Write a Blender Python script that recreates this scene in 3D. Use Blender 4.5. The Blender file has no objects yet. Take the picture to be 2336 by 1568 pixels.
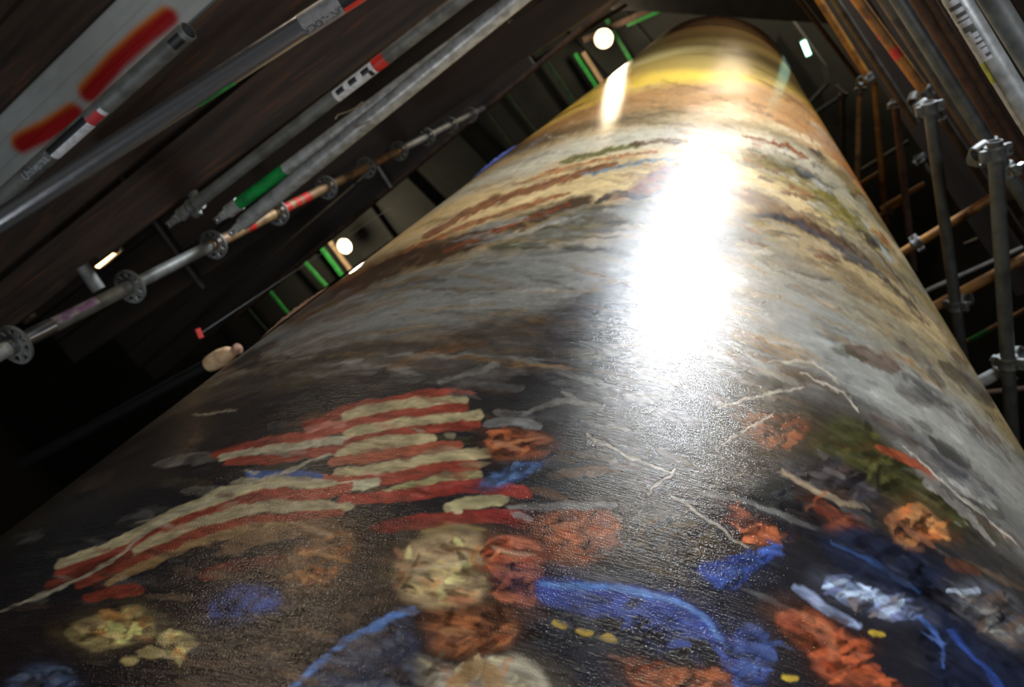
import bpy, bmesh, math, random
import numpy as np
from mathutils import Vector, Matrix
random.seed(7)
rng = np.random.default_rng(11)
scn = bpy.context.scene
COL = scn.collection

# ------------------------------------------------------------------ camera
# vertical vanishing point, focal length (pixels of the 2336x1568 frame) and eye height
F, CX, CY, CH = 1752.0, 1168.0, 784.0, 1.6
def cray(p):
    v = np.array([p[0] - CX, p[1] - CY, F], float)
    return v / np.linalg.norm(v)
ZC = cray((1678, -43))
def _hor(v):
    v = v - v.dot(ZC) * ZC
    return v / np.linalg.norm(v)
YC = _hor(cray((0, 1225))) + _hor(cray((2336, 1030)))
YC /= np.linalg.norm(YC)
XC = np.cross(YC, ZC)
MW = np.array([XC, YC, ZC])                      # camera axes -> world axes
EYE = np.array([0, 0, CH])
def ray(p): return MW @ cray(p)
def at_h(p, h):                                   # point at height h above the eye
    d = ray(p)
    return Vector(EYE + d * (h / d[2]))
def project(P):                                   # (N,3) world -> pixels
    c = (P - EYE) @ MW
    z = np.maximum(c[:, 2], 1e-3)
    return CX + F * c[:, 0] / z, CY + F * c[:, 1] / z, c[:, 2]
def frame(az):
    a = math.radians(az)
    u = np.array([math.sin(a), math.cos(a)])
    return u, np.array([u[1], -u[0]])             # heading, its right-hand side
def fp(az, along, lat, h):                        # point in a scaffold bay's own axes
    u, n = frame(az)
    q = u * along + n * lat
    return Vector((q[0], q[1], CH + h))
def on_lat(p, az, lat):                           # pixel -> point on a vertical scaffold plane
    d = ray(p); u, n = frame(az)
    return Vector(EYE + d * (lat / d[:2].dot(n)))
AZL, AZR = -50.0, 47.0

cam = bpy.data.cameras.new('camera')
cam.sensor_width = 36.0
cam.lens = F / 2336 * 36
cam.clip_start = 0.02
cam.dof.use_dof = True
cam.dof.focus_distance = 0.92
cam.dof.aperture_fstop = 6.0
camo = bpy.data.objects.new('camera', cam)
COL.objects.link(camo)
m = Matrix.Identity(4)
ex, ey, ez = MW @ np.array([1, 0, 0]), MW @ np.array([0, -1, 0]), MW @ np.array([0, 0, -1])
for i in range(3):
    m[i][0], m[i][1], m[i][2], m[i][3] = ex[i], ey[i], ez[i], EYE[i]
camo.matrix_world = m
scn.camera = camo

# ------------------------------------------------------------------ world, exposure
w = bpy.data.worlds.new('hall_air'); scn.world = w; w.use_nodes = True
w.node_tree.nodes['Background'].inputs[0].default_value = (0.9, 0.95, 1.0, 1)
w.node_tree.nodes['Background'].inputs[1].default_value = 0.012
vs = scn.view_settings
vs.view_transform = 'Standard'; vs.look = 'None'; vs.gamma = 1.0; vs.use_curve_mapping = False
vs.exposure = 0.0

# light strengths (each lamp object is built further down, with its light)
HIGHBAY_W, FLOOD_W, TRIPOD_W, HANG_W, FLOOR_W = 150.0, 400.0, 27.0, 8.0, 22.0

# ------------------------------------------------------------------ helpers
def lin(c):
    c = np.asarray(c, float) / 255.0
    return np.where(c <= 0.04045, c / 12.92, ((c + 0.055) / 1.055) ** 2.4)
def link(o, parent=None):
    COL.objects.link(o)
    if parent is not None: o.parent = parent
    return o
def obj(name, me, mat=None, parent=None):
    o = bpy.data.objects.new(name, me)
    if mat is not None and len(me.materials) == 0: me.materials.append(mat)
    return link(o, parent)
def tag(o, label, cat, group=None, kind=None):
    if label: o['label'] = label
    if cat: o['category'] = cat
    if group: o['group'] = group
    if kind: o['kind'] = kind
    return o
def empty(name, loc=(0, 0, 0), mat3=None):
    o = bpy.data.objects.new(name, None); o.empty_display_size = 0.1
    M = mat3.to_4x4() if mat3 is not None else Matrix.Identity(4)
    M.translation = Vector(loc); o.matrix_world = M
    return link(o)
def mesh_bm(name, bm, smooth=False):
    me = bpy.data.meshes.new(name)
    bm.normal_update(); bm.to_mesh(me); bm.free()
    if smooth:
        me.polygons.foreach_set('use_smooth', [True] * len(me.polygons))
        me.set_sharp_from_angle(angle=math.radians(38))
    return me
def bm_box(bm, x0, x1, y0, y1, z0, z1, bev=0.0):
    vs_ = [bm.verts.new((x, y, z)) for x in (x0, x1) for y in (y0, y1) for z in (z0, z1)]
    fs = [(0, 1, 3, 2), (4, 6, 7, 5), (0, 4, 5, 1), (2, 3, 7, 6), (0, 2, 6, 4), (1, 5, 7, 3)]
    ff = [bm.faces.new([vs_[i] for i in f]) for f in fs]
    if bev:
        ed = {e for f in ff for e in f.edges}
        bmesh.ops.bevel(bm, geom=list(ed), offset=bev, segments=1, affect='EDGES')
def bm_cyl(bm, p0, p1, r, n=12, r2=None, cap=True):
    p0, p1 = Vector(p0), Vector(p1); d = (p1 - p0).normalized()
    a = d.orthogonal().normalized(); b = d.cross(a); r2 = r if r2 is None else r2
    A = [bm.verts.new(p0 + (a * math.cos(t) + b * math.sin(t)) * r) for t in [2 * math.pi * i / n for i in range(n)]]
    B = [bm.verts.new(p1 + (a * math.cos(t) + b * math.sin(t)) * r2) for t in [2 * math.pi * i / n for i in range(n)]]
    for i in range(n):
        bm.faces.new((A[i], A[(i + 1) % n], B[(i + 1) % n], B[i]))
    if cap:
        bm.faces.new(A[::-1]); bm.faces.new(B)
def bm_lathe(bm, prof, n=32, closed=False, axis=None):
    rings = []
    for r, z in prof:
        rings.append([bm.verts.new((r * math.cos(2 * math.pi * i / n), r * math.sin(2 * math.pi * i / n), z)) for i in range(n)])
    k = len(prof)
    for j in range(k if closed else k - 1):
        A, B = rings[j], rings[(j + 1) % k]
        for i in range(n):
            bm.faces.new((A[i], A[(i + 1) % n], B[(i + 1) % n], B[i]))

# ------------------------------------------------------------------ materials
def mat(name, c, rough=0.6, metal=0.0, c2=None, scale=12.0, stretch=(1, 1, 1), bump=0.0, bscale=None,
        thr=(0.4, 0.65), spec=0.5, rvar=0.0, coord='Object', detail=5.0, c3=None, thr3=(0.55, 0.7)):
    mt = bpy.data.materials.new(name); mt.use_nodes = True
    nt = mt.node_tree; N, L = nt.nodes, nt.links
    b = N['Principled BSDF']
    b.inputs['Roughness'].default_value = rough; b.inputs['Metallic'].default_value = metal
    b.inputs['Specular IOR Level'].default_value = spec
    col = (*lin(c), 1)
    b.inputs['Base Color'].default_value = col
    tc = N.new('ShaderNodeTexCoord'); mp = N.new('ShaderNodeMapping')
    mp.inputs['Scale'].default_value = stretch
    L.new(tc.outputs[coord], mp.inputs[0])
    nz = N.new('ShaderNodeTexNoise'); nz.inputs['Scale'].default_value = scale; nz.inputs['Detail'].default_value = detail
    L.new(mp.outputs[0], nz.inputs['Vector'])
    if c2 is not None:
        mr = N.new('ShaderNodeMapRange'); mr.inputs[1].default_value, mr.inputs[2].default_value = thr
        L.new(nz.outputs['Fac'], mr.inputs[0])
        mx = N.new('ShaderNodeMix'); mx.data_type = 'RGBA'
        mx.inputs[6].default_value = col; mx.inputs[7].default_value = (*lin(c2), 1)
        L.new(mr.outputs[0], mx.inputs[0]); out = mx.outputs[2]
        if c3 is not None:
            n3 = N.new('ShaderNodeTexNoise'); n3.inputs['Scale'].default_value = scale * 2.3; n3.inputs['Detail'].default_value = 6
            L.new(mp.outputs[0], n3.inputs['Vector'])
            m3 = N.new('ShaderNodeMapRange'); m3.inputs[1].default_value, m3.inputs[2].default_value = thr3
            L.new(n3.outputs['Fac'], m3.inputs[0])
            mx3 = N.new('ShaderNodeMix'); mx3.data_type = 'RGBA'
            L.new(out, mx3.inputs[6]); mx3.inputs[7].default_value = (*lin(c3), 1)
            L.new(m3.outputs[0], mx3.inputs[0]); out = mx3.outputs[2]
        L.new(out, b.inputs['Base Color'])
    if rvar:
        r = N.new('ShaderNodeMapRange'); r.inputs[3].default_value = max(rough - rvar, 0.02); r.inputs[4].default_value = rough + rvar
        L.new(nz.outputs['Fac'], r.inputs[0]); L.new(r.outputs[0], b.inputs['Roughness'])
    if bump:
        bp = N.new('ShaderNodeBump'); bp.inputs['Strength'].default_value = bump; bp.inputs['Distance'].default_value = 0.002
        nb = N.new('ShaderNodeTexNoise'); nb.inputs['Scale'].default_value = bscale or scale * 6; nb.inputs['Detail'].default_value = 3
        L.new(mp.outputs[0], nb.inputs['Vector']); L.new(nb.outputs['Fac'], bp.inputs['Height'])
        L.new(bp.outputs[0], b.inputs['Normal'])
    return mt
def emit(name, c, s):
    mt = bpy.data.materials.new(name); mt.use_nodes = True
    b = mt.node_tree.nodes['Principled BSDF']
    b.inputs['Base Color'].default_value = (*lin(c), 1)
    b.inputs['Emission Color'].default_value = (*lin(c), 1); b.inputs['Emission Strength'].default_value = s
    return mt
M = {}
M['galv'] = mat('galvanised_steel', (168, 170, 168), .4, .3, (128, 129, 126), 30, bump=.12, rvar=.1)
M['galv_dull'] = mat('weathered_galvanised_steel', (108, 110, 106), .55, .25, (78, 79, 76), 18, bump=.15, rvar=.1, c3=(104, 92, 72), thr3=(.62, .8))
M['galv_dk'] = mat('dimmed_galvanised_steel', (84, 86, 84), .5, .3, (60, 61, 59), 18, bump=.15, c3=(96, 78, 52), thr3=(.58, .75))  # galvanised steel darkened to offset the flood lamp, plus brown flecks
M['bright'] = mat('bright_steel', (150, 152, 156), .24, .88, (150, 150, 150), 40, rvar=.08)
M['tan'] = mat('tan_tarnished_steel', (150, 118, 78), .55, .3, (96, 74, 52), 14, bump=.15)
M['amber'] = mat('amber_painted_tube', (160, 112, 48), .5, .2, (104, 72, 40), 9, bump=.1, c3=(92, 50, 26), thr3=(.62, .75))
M['rust'] = mat('rusty_steel', (88, 66, 52), .75, .15, (60, 48, 40), 16, bump=.3, c3=(118, 70, 36), thr3=(.6, .75))
M['dark_tube'] = mat('dark_tarnished_tube', (78, 74, 68), .55, .4, (50, 46, 42), 12, bump=.15)
M['wood'] = mat('dark_scaffold_timber', (66, 51, 40), .8, 0, (40, 32, 27), 26, (1, .05, 1), bump=.4, bscale=60, c3=(104, 62, 34), thr3=(.56, .78))
M['wood_dk'] = mat('shaded_scaffold_timber', (64, 54, 46), .85, 0, (36, 32, 29), 6, (1, .08, 1), bump=.3, bscale=40)  # timber with the shade of unlit deck undersides put into its colour
M['red'] = mat('red_paint', (196, 38, 26), .5, 0, (150, 26, 20), 40)
M['yellow'] = mat('fluorescent_yellow_paint', (205, 214, 30), .5, 0, (170, 176, 40), 60)
M['green'] = mat('green_paint', (20, 140, 62), .38, 0, (12, 92, 44), 25, rvar=.08)
M['purple'] = mat('purple_marker_stain', (120, 84, 124), .5, .3, (142, 136, 140), 26, thr=(.45, .6))
M['joist_g'] = mat('lamplit_green_enamel', (70, 190, 90), .45, 0, (46, 150, 70), 6)  # lamplight on the nearby joists is put into this vivid green
M['joist_p'] = mat('cream_enamel', (214, 186, 150), .5, 0, (180, 150, 120), 6)
M['joist_d'] = mat('dim_green_enamel', (44, 70, 50), .5, 0, (30, 50, 36), 6)  # dimmer copy for the faint joists, shade painted into the green
M['ceil'] = mat('grey_ceiling_panel', (62, 64, 61), .85, 0, (50, 52, 50), 1.2)
M['wall'] = mat('dark_hall_wall', (16, 16, 16), .9, 0, (11, 11, 11), .8)
M['floor'] = mat('dark_concrete', (84, 82, 78), .8, 0, (62, 60, 58), 1.5, bump=.1)
M['black'] = mat('black_print', (16, 16, 18), .5)
M['ink'] = mat('dark_ink', (40, 42, 46), .6)
M['white'] = mat('white_sticker', (205, 206, 208), .5, 0, (170, 172, 176), 50)
M['grey_st'] = mat('grey_sticker', (120, 118, 116), .5, 0, (98, 96, 95), 60)
M['pale_ink'] = mat('pale_stencil', (150, 156, 162), .5)
M['redprint'] = mat('red_print', (176, 50, 54), .5)
M['housing'] = mat('lamp_housing', (150, 148, 140), .4, .6, (120, 118, 110), 20)
M['warm'] = emit('warm_lamp_glow', (255, 226, 170), 9)
M['cool'] = emit('cool_lamp_glow', (230, 240, 255), 30)
M['batten'] = emit('batten_glow', (255, 210, 150), 5)
M['fluo'] = emit('fluorescent_glow', (190, 255, 225), 4)
M['beam'] = mat('dark_beam', (40, 39, 36), .6, .2, (28, 27, 26), 5)
M['conduit'] = mat('grey_conduit', (120, 122, 122), .5, .4)
M['cream'] = mat('cream_cloth', (222, 190, 150), .8, 0, (190, 152, 112), 30, bump=.3)
M['strap'] = mat('dark_strap_steel', (96, 72, 52), .22, .9, (70, 54, 40), 12)
M['blue'] = mat('blue_plastic', (74, 84, 140), .4)
M['flap'] = mat('raw_canvas', (176, 138, 112), .8, 0, (130, 96, 76), 30, bump=.3)
M['wire'] = mat('tie_wire', (170, 150, 120), .4, .7)

# ------------------------------------------------------------------ the hall
def struct(name, x0, x1, y0, y1, z0, z1, mt):
    bm = bmesh.new(); bm_box(bm, x0, x1, y0, y1, z0, z1)
    o = obj(name, mesh_bm(name, bm), mt); o['kind'] = 'structure'; return o
RB = Matrix.Rotation(math.radians(45), 4, 'Z')     # the building's own axes
CEIL = CH + 14.6
for nm, b_ in {'floor': (-22, 22, -22, 22, -.2, 0), 'ceiling': (-22, 22, -22, 22, CEIL, CEIL + .2),
               'wall_north': (-22, 22, 22, 22.3, 0, CEIL), 'wall_south': (-22, 22, -22.3, -22, 0, CEIL),
               'wall_east': (22, 22.3, -22, 22, 0, CEIL), 'wall_west': (-22.3, -22, -22, 22, 0, CEIL)}.items():
    o = struct(nm, *b_, M['floor'] if nm == 'floor' else M['ceil'] if nm == 'ceiling' else M['wall'])
    o.matrix_world = RB
    if nm == 'ceiling': CEILING = o
def ceil_part(name, p, q, wdt, hgt, mt, h, ext0=0.0, ext1=0.0):
    a, b = at_h(p, h), at_h(q, h); d = (b - a).normalized()
    a, b = a - d * ext0, b + d * ext1
    x = Vector((d.y, -d.x, 0)); R = Matrix((x, d, Vector((0, 0, 1)))).transposed().to_4x4(); R.translation = a
    bm = bmesh.new(); bm_box(bm, -wdt / 2, wdt / 2, 0, (b - a).length, 0, hgt, .006)
    o = obj(name, mesh_bm(name, bm), mt, CEILING)
    o.matrix_parent_inverse = CEILING.matrix_world.inverted(); o.matrix_world = R
    return o
JH = 14.25
for p, q, wd, k, e0, e1 in [((618, 670), (652, 712), .09, 'joist_g', .1, .1), ((700, 605), (740, 650), .10, 'joist_g', .1, .05),
                    ((735, 570), (778, 628), .12, 'joist_g', .2, .05), ((757, 560), (795, 612), .12, 'joist_p', .1, .05),
                    ((1110, 260), (1155, 320), .08, 'joist_d', .8, .8), ((1165, 230), (1212, 290), .08, 'joist_d', .8, .8),
                    ((1258, 160), (1305, 228), .11, 'joist_d', .8, .8), ((1315, 128), (1352, 185), .09, 'joist_g', .05, .4),
                    ((1333, 125), (1365, 175), .10, 'joist_p', .05, .4), ((1403, 78), (1425, 115), .09, 'joist_g', .3, .5),
                    ((1440, 50), (1540, 5), .14, 'joist_g', .1, .1), ((560, 700), (620, 770), .06, 'joist_d', .6, .3)]:
    ceil_part('joist', p, q, wd * .8, .05, M[k], JH, e0, e1)
for p, q in [((1000, 330), (1090, 420)), ((1210, 190), (1290, 290)), ((890, 430), (980, 520)), ((1370, 60), (1440, 140)), ((800, 480), (880, 590))]:
    ceil_part('panel', p, q, .9, .06, M['ceil'], 14.46, 1.5, 1.5)
ceil_part('beam', (1300, -20), (1800, 12), .45, .5, M['beam'], 13.7, .6, 3.0)
ceil_part('beam', (1400, 60), (1330, 92), .10, .16, M['rust'], 13.9, .9, 0)
# conduits and the small tube light on the ceiling to the right of the roll
def poly_tube(name, pts, r, mt, parent=None, n=8):
    bm = bmesh.new()
    for a, b in zip(pts[:-1], pts[1:]): bm_cyl(bm, a, b, r, n)
    for p in pts[1:-1]: bmesh.ops.create_icosphere(bm, subdivisions=1, radius=r * 1.03, matrix=Matrix.Translation(p))
    return obj(name, mesh_bm(name, bm, True), mt, parent)
for pts in [[(1790, 25), (1880, 150), (1888, 190), (1835, 248)], [(1905, 195), (1925, 215), (1850, 265)]]:
    o = poly_tube('conduit', [at_h(p, 14.45) for p in pts], .04, M['conduit'], CEILING)
    o.matrix_parent_inverse = CEILING.matrix_world.inverted()

# ------------------------------------------------------------------ the painted roll
RAD = 1.25
DAX = RAD / math.sin(math.radians(45.07))          # eye to roll axis
TOPH = 13.0
def cyl_pt(th, h, r=RAD):
    return np.stack([r * np.sin(th), DAX - r * np.cos(th), CH + h], -1)
def hit(p):                                        # pixel -> (theta, log height) on the roll
    d = ray(p); n = math.hypot(d[0], d[1]); ux, uy = d[0] / n, d[1] / n
    b = uy * DAX; s = b - math.sqrt(max(b * b - (DAX ** 2 - RAD ** 2), 0))
    return math.atan2(ux * s, DAX - uy * s), math.log(max(d[2] / n * s, .05))
class Noise:
    def __init__(s, n=256): s.t = rng.random((n, n)); s.n = n
    def one(s, x, y):
        xi = np.floor(x).astype(int); yi = np.floor(y).astype(int); fx = x - xi; fy = y - yi
        fx = fx * fx * (3 - 2 * fx); fy = fy * fy * (3 - 2 * fy); n = s.n
        a = s.t[xi % n, yi % n]; b = s.t[(xi + 1) % n, yi % n]; c = s.t[xi % n, (yi + 1) % n]; d = s.t[(xi + 1) % n, (yi + 1) % n]
        return (a * (1 - fx) + b * fx) * (1 - fy) + (c * (1 - fx) + d * fx) * fy
    def __call__(s, x, y, o=3):
        v = 0; a = 1; t = 0
        for k in range(o):
            v = v + a * s.one(x * 2 ** k + 17.3 * k, y * 2 ** k + 9.1 * k); t += a; a *= .55
        return v / t
NZ = [Noise() for _ in range(6)]
A50 = math.radians(50)
uu = np.linspace(-1, 1, 1281); TH1 = A50 * (.55 * uu + .45 * uu ** 3); LS1 = np.linspace(math.log(.27), math.log(1.25), 431)
uu = np.linspace(-1, 1, 641); TH2 = A50 * uu; LS2 = np.linspace(math.log(1.25), math.log(TOPH), 381)
pieces = []
for th, ls in ((TH1, LS1), (TH2, LS2)):
    T, S = np.meshgrid(th, ls); pieces.append((T, S, np.exp(S)))
T, S = np.meshgrid(np.linspace(A50, 2 * math.pi - A50, 161), np.linspace(math.log(.27), math.log(TOPH), 61)); pieces.append((T, S, np.exp(S)))
T, H = np.meshgrid(np.linspace(-math.pi, math.pi, 241), np.linspace(-1.35, .27, 25)); pieces.append((T, np.log(np.maximum(H, .12)), H))
V, TT, SS, FC, off = [], [], [], [], 0
for T, S, H in pieces:
    V.append(cyl_pt(T, H).reshape(-1, 3)); TT.append(T.ravel()); SS.append(S.ravel())
    r, c = T.shape; i = np.arange(r * c).reshape(r, c) + off
    FC.append(np.stack([i[:-1, :-1], i[:-1, 1:], i[1:, 1:], i[1:, :-1]], -1).reshape(-1, 4)); off += r * c
V = np.concatenate(V); TT = np.concatenate(TT); SS = np.concatenate(SS); FC = np.concatenate(FC)
PX, PY, PZ = project(V)
vis = (np.abs(TT) < A50 + 1e-6) & (PZ > 0.05) & (SS > math.log(.26))
PX = np.where(vis, PX, -9e3); PY = np.where(vis, PY, -9e3)
TD = np.degrees(TT)

# --- base: bands that run round the roll, each boundary traced across the canvas
bands = [  # (boundary polyline, colours left / middle / right of the band BELOW it)
 (None, (112, 84, 50), (112, 84, 52), (112, 84, 52)),
 ([(1475, 100), (1640, 62), (1770, 112)], (150, 118, 68), (150, 122, 74), (140, 110, 64)),
 ([(1420, 140), (1640, 88), (1785, 140)], (196, 168, 104), (222, 200, 134), (210, 182, 106)),
 ([(1385, 185), (1640, 112), (1800, 162)], (160, 130, 62), (164, 140, 80), (160, 136, 66)),
 ([(1340, 212), (1640, 140), (1815, 195)], (158, 122, 54), (164, 138, 74), (158, 130, 54)),
 ([(1295, 245), (1640, 168), (1845, 235)], (196, 150, 50), (222, 186, 80), (218, 174, 54)),
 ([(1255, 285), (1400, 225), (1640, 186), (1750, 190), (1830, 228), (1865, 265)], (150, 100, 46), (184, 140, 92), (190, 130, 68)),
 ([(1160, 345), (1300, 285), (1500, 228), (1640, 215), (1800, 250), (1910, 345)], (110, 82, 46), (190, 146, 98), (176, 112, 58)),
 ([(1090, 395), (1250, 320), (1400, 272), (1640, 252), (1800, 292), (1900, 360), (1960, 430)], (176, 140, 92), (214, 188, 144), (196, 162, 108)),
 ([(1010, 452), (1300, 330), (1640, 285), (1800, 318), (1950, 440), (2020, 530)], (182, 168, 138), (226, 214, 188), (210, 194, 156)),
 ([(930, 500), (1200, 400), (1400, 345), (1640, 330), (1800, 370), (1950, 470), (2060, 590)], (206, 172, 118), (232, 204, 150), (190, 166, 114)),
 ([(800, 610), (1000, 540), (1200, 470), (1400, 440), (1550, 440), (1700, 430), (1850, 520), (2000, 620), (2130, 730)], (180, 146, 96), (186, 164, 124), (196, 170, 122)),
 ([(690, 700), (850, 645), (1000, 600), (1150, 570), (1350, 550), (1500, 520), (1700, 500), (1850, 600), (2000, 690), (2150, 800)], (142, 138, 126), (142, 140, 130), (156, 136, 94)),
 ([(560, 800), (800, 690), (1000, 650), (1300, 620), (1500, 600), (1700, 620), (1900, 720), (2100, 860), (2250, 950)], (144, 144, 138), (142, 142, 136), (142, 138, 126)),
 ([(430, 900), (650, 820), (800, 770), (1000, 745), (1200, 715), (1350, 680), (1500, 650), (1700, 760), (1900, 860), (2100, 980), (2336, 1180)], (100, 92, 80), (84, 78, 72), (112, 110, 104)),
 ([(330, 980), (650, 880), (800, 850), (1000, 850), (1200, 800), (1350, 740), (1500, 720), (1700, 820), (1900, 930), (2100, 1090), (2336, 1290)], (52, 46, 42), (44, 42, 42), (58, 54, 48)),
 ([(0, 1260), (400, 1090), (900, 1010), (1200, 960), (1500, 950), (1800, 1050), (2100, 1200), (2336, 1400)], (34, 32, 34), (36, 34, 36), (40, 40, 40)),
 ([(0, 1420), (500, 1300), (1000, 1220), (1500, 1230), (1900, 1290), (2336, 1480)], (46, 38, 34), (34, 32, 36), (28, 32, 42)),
]
wob = (NZ[0](TD * .12 + 40, SS * 6 + 10, 4) - .5)
wob2 = (NZ[1](TD * .5 + 40, SS * 30 + 10, 3) - .5)
fade = np.clip((1.75 - SS) / .5, .12, 1)
Sw = SS + (.10 * wob + .035 * wob2) * fade
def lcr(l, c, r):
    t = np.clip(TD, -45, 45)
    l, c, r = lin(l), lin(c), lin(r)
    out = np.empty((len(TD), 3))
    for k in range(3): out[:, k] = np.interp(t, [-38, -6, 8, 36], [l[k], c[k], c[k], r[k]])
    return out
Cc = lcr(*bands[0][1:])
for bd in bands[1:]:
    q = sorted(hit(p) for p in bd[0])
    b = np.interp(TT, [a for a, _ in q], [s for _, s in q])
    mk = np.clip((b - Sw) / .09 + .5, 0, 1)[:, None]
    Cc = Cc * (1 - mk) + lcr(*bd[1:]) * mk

# --- brush work: loose patches and strokes in the picture's colours
wx = (NZ[2](TD * .9, SS * 26, 3) - .5); wy = (NZ[3](TD * .9 + 50, SS * 26 + 7, 3) - .5)
wx2 = (NZ[4](TD * 3, SS * 70, 2) - .5); wy2 = (NZ[5](TD * 3 + 50, SS * 70 + 7, 2) - .5)
QX, QY = PX + 22 * wx + 8 * wx2, PY + 12 * wy + 5 * wy2
def sel(x0, x1, y0, y1):
    return np.nonzero((QX > x0) & (QX < x1) & (QY > y0) & (QY < y1))[0]
def segd(px, py, P):
    best = np.full(px.shape, 1e18); tt = np.zeros(px.shape); n = len(P) - 1
    for i in range(n):
        ax, ay = P[i]; dx, dy = P[i + 1][0] - ax, P[i + 1][1] - ay
        u = np.clip(((px - ax) * dx + (py - ay) * dy) / (dx * dx + dy * dy + 1e-9), 0, 1)
        d2 = (px - ax - u * dx) ** 2 + (py - ay - u * dy) ** 2
        k = d2 < best; best[k] = d2[k]; tt[k] = (i + u[k]) / n
    return np.sqrt(best), tt
def spline(P, closed, k=5):
    P = [np.array(p, float) for p in P]; n = len(P); out = []
    for i in range(n if closed else n - 1):
        g = (lambda j: P[j % n]) if closed else (lambda j: P[min(max(j, 0), n - 1)])
        a, b, c, d = g(i - 1), g(i), g(i + 1), g(i + 2)
        for t in np.arange(k) / k:
            out.append(.5 * (2 * b + (c - a) * t + (2 * a - 5 * b + 4 * c - d) * t * t + (3 * b - a - 3 * c + d) * t ** 3))
    out.append(P[0] if closed else P[-1])
    return out
def desat(c, k=.86, g=1.0):
    c = np.asarray(c, float)
    if c[0] > c[2] + 40: k, g = k * .92, g * .97          # earth reds, not orange
    return ((c - c.mean()) * k + c.mean()) * g
def blend(ix, mk, color, alpha, var=.4, base=.55):
    color = desat(color)
    mk = mk * np.clip(base + 1.3 * NZ[1](TD[ix] * .7 + 30, SS[ix] * 22, 3), 0, 1)
    v = 1 + var * 2 * (NZ[4](TD[ix] * 1.1 + 5, SS[ix] * 60, 3) - .5) * 1.6
    Cc[ix] = Cc[ix] * (1 - (mk * alpha)[:, None]) + (lin(color)[None] * v[:, None]) * (mk * alpha)[:, None]
def patch(P, color, alpha=.92, soft=9, halo=True):
    soft = soft * 1.5; fine = min(p[1] for p in P) > 880
    if fine and halo:                                  # broken brown underpaint round the patch
        c_ = np.mean(P, 0); e = 1.32
        patch([tuple(c_ + (np.array(p) - c_) * e) for p in P], np.array(color) * .42 + np.array((14, 9, 6)), .55, 26, False)
    Q = spline(P, True); xs = [q[0] for q in Q]; ys = [q[1] for q in Q]
    ix = sel(min(xs) - soft, max(xs) + soft, min(ys) - soft, max(ys) + soft)
    if not len(ix): return
    px, py = QX[ix], QY[ix]; d, _ = segd(px, py, Q); ins = np.zeros(len(ix), bool)
    for i in range(len(Q) - 1):
        (ax, ay), (bx, by) = Q[i], Q[i + 1]
        c = (ay > py) != (by > py)
        ins ^= c & (px < (bx - ax) * (py - ay) / (by - ay + 1e-12) + ax)
    blend(ix, np.clip(np.where(ins, d, -d) / soft + .5, 0, 1), color, alpha)
    ar = (max(xs) - min(xs)) * (max(ys) - min(ys))
    if fine and halo: facets(P, color, int(min(max(ar / 420, 8), 46)), (6, 16) if ar < 9000 else (8, 22), (16, 48) if ar < 9000 else (22, 74))
def stroke(P, wd, color, alpha=.92, soft=5, taper=.35, base=.55):
    Q = spline(P, False, 4) if len(P) > 2 else [np.array(p, float) for p in P]
    xs = [q[0] for q in Q]; ys = [q[1] for q in Q]; e = wd + soft
    ix = sel(min(xs) - e, max(xs) + e, min(ys) - e, max(ys) + e)
    if not len(ix): return
    d, t = segd(QX[ix], QY[ix], Q)
    wl = wd / 2 * (1 - taper * (2 * np.abs(t - .5)) ** 3)
    blend(ix, np.clip((wl - d) / soft + .5, 0, 1), color, alpha, .4, base)
def facets(P, color, n=26, wd=(8, 20), ln=(18, 60), alt=((1.25, 1.2, 1.05), (.55, .5, .45), (1.05, .8, .6), (.8, .75, .8), (1.4, 1.35, 1.2), (.25, .22, .22))):
    xs, ys = [p[0] for p in P], [p[1] for p in P]; cx, cy = sum(xs) / len(xs), sum(ys) / len(ys); k = 0
    for _ in range(n):
        i = rng.integers(len(P)); f, g = rng.random() ** .6 * .92, rng.random(); a, b = P[i], P[(i + 1) % len(P)]
        ex_, ey_ = a[0] + (b[0] - a[0]) * g, a[1] + (b[1] - a[1]) * g
        x, y = cx + (ex_ - cx) * f, cy + (ey_ - cy) * f
        an = rng.normal(-.15, .55); l = rng.uniform(*ln) / 2; dx, dy = math.cos(an) * l, math.sin(an) * l
        c = np.clip(np.array(color) * np.array(alt[rng.integers(len(alt))]), 8, 235)
        stroke([(x - dx, y - dy), (x + rng.normal(0, 3), y + rng.normal(0, 4)), (x + dx, y + dy)], rng.uniform(*wd), c, rng.uniform(.5, .9), 6, .8)
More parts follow.
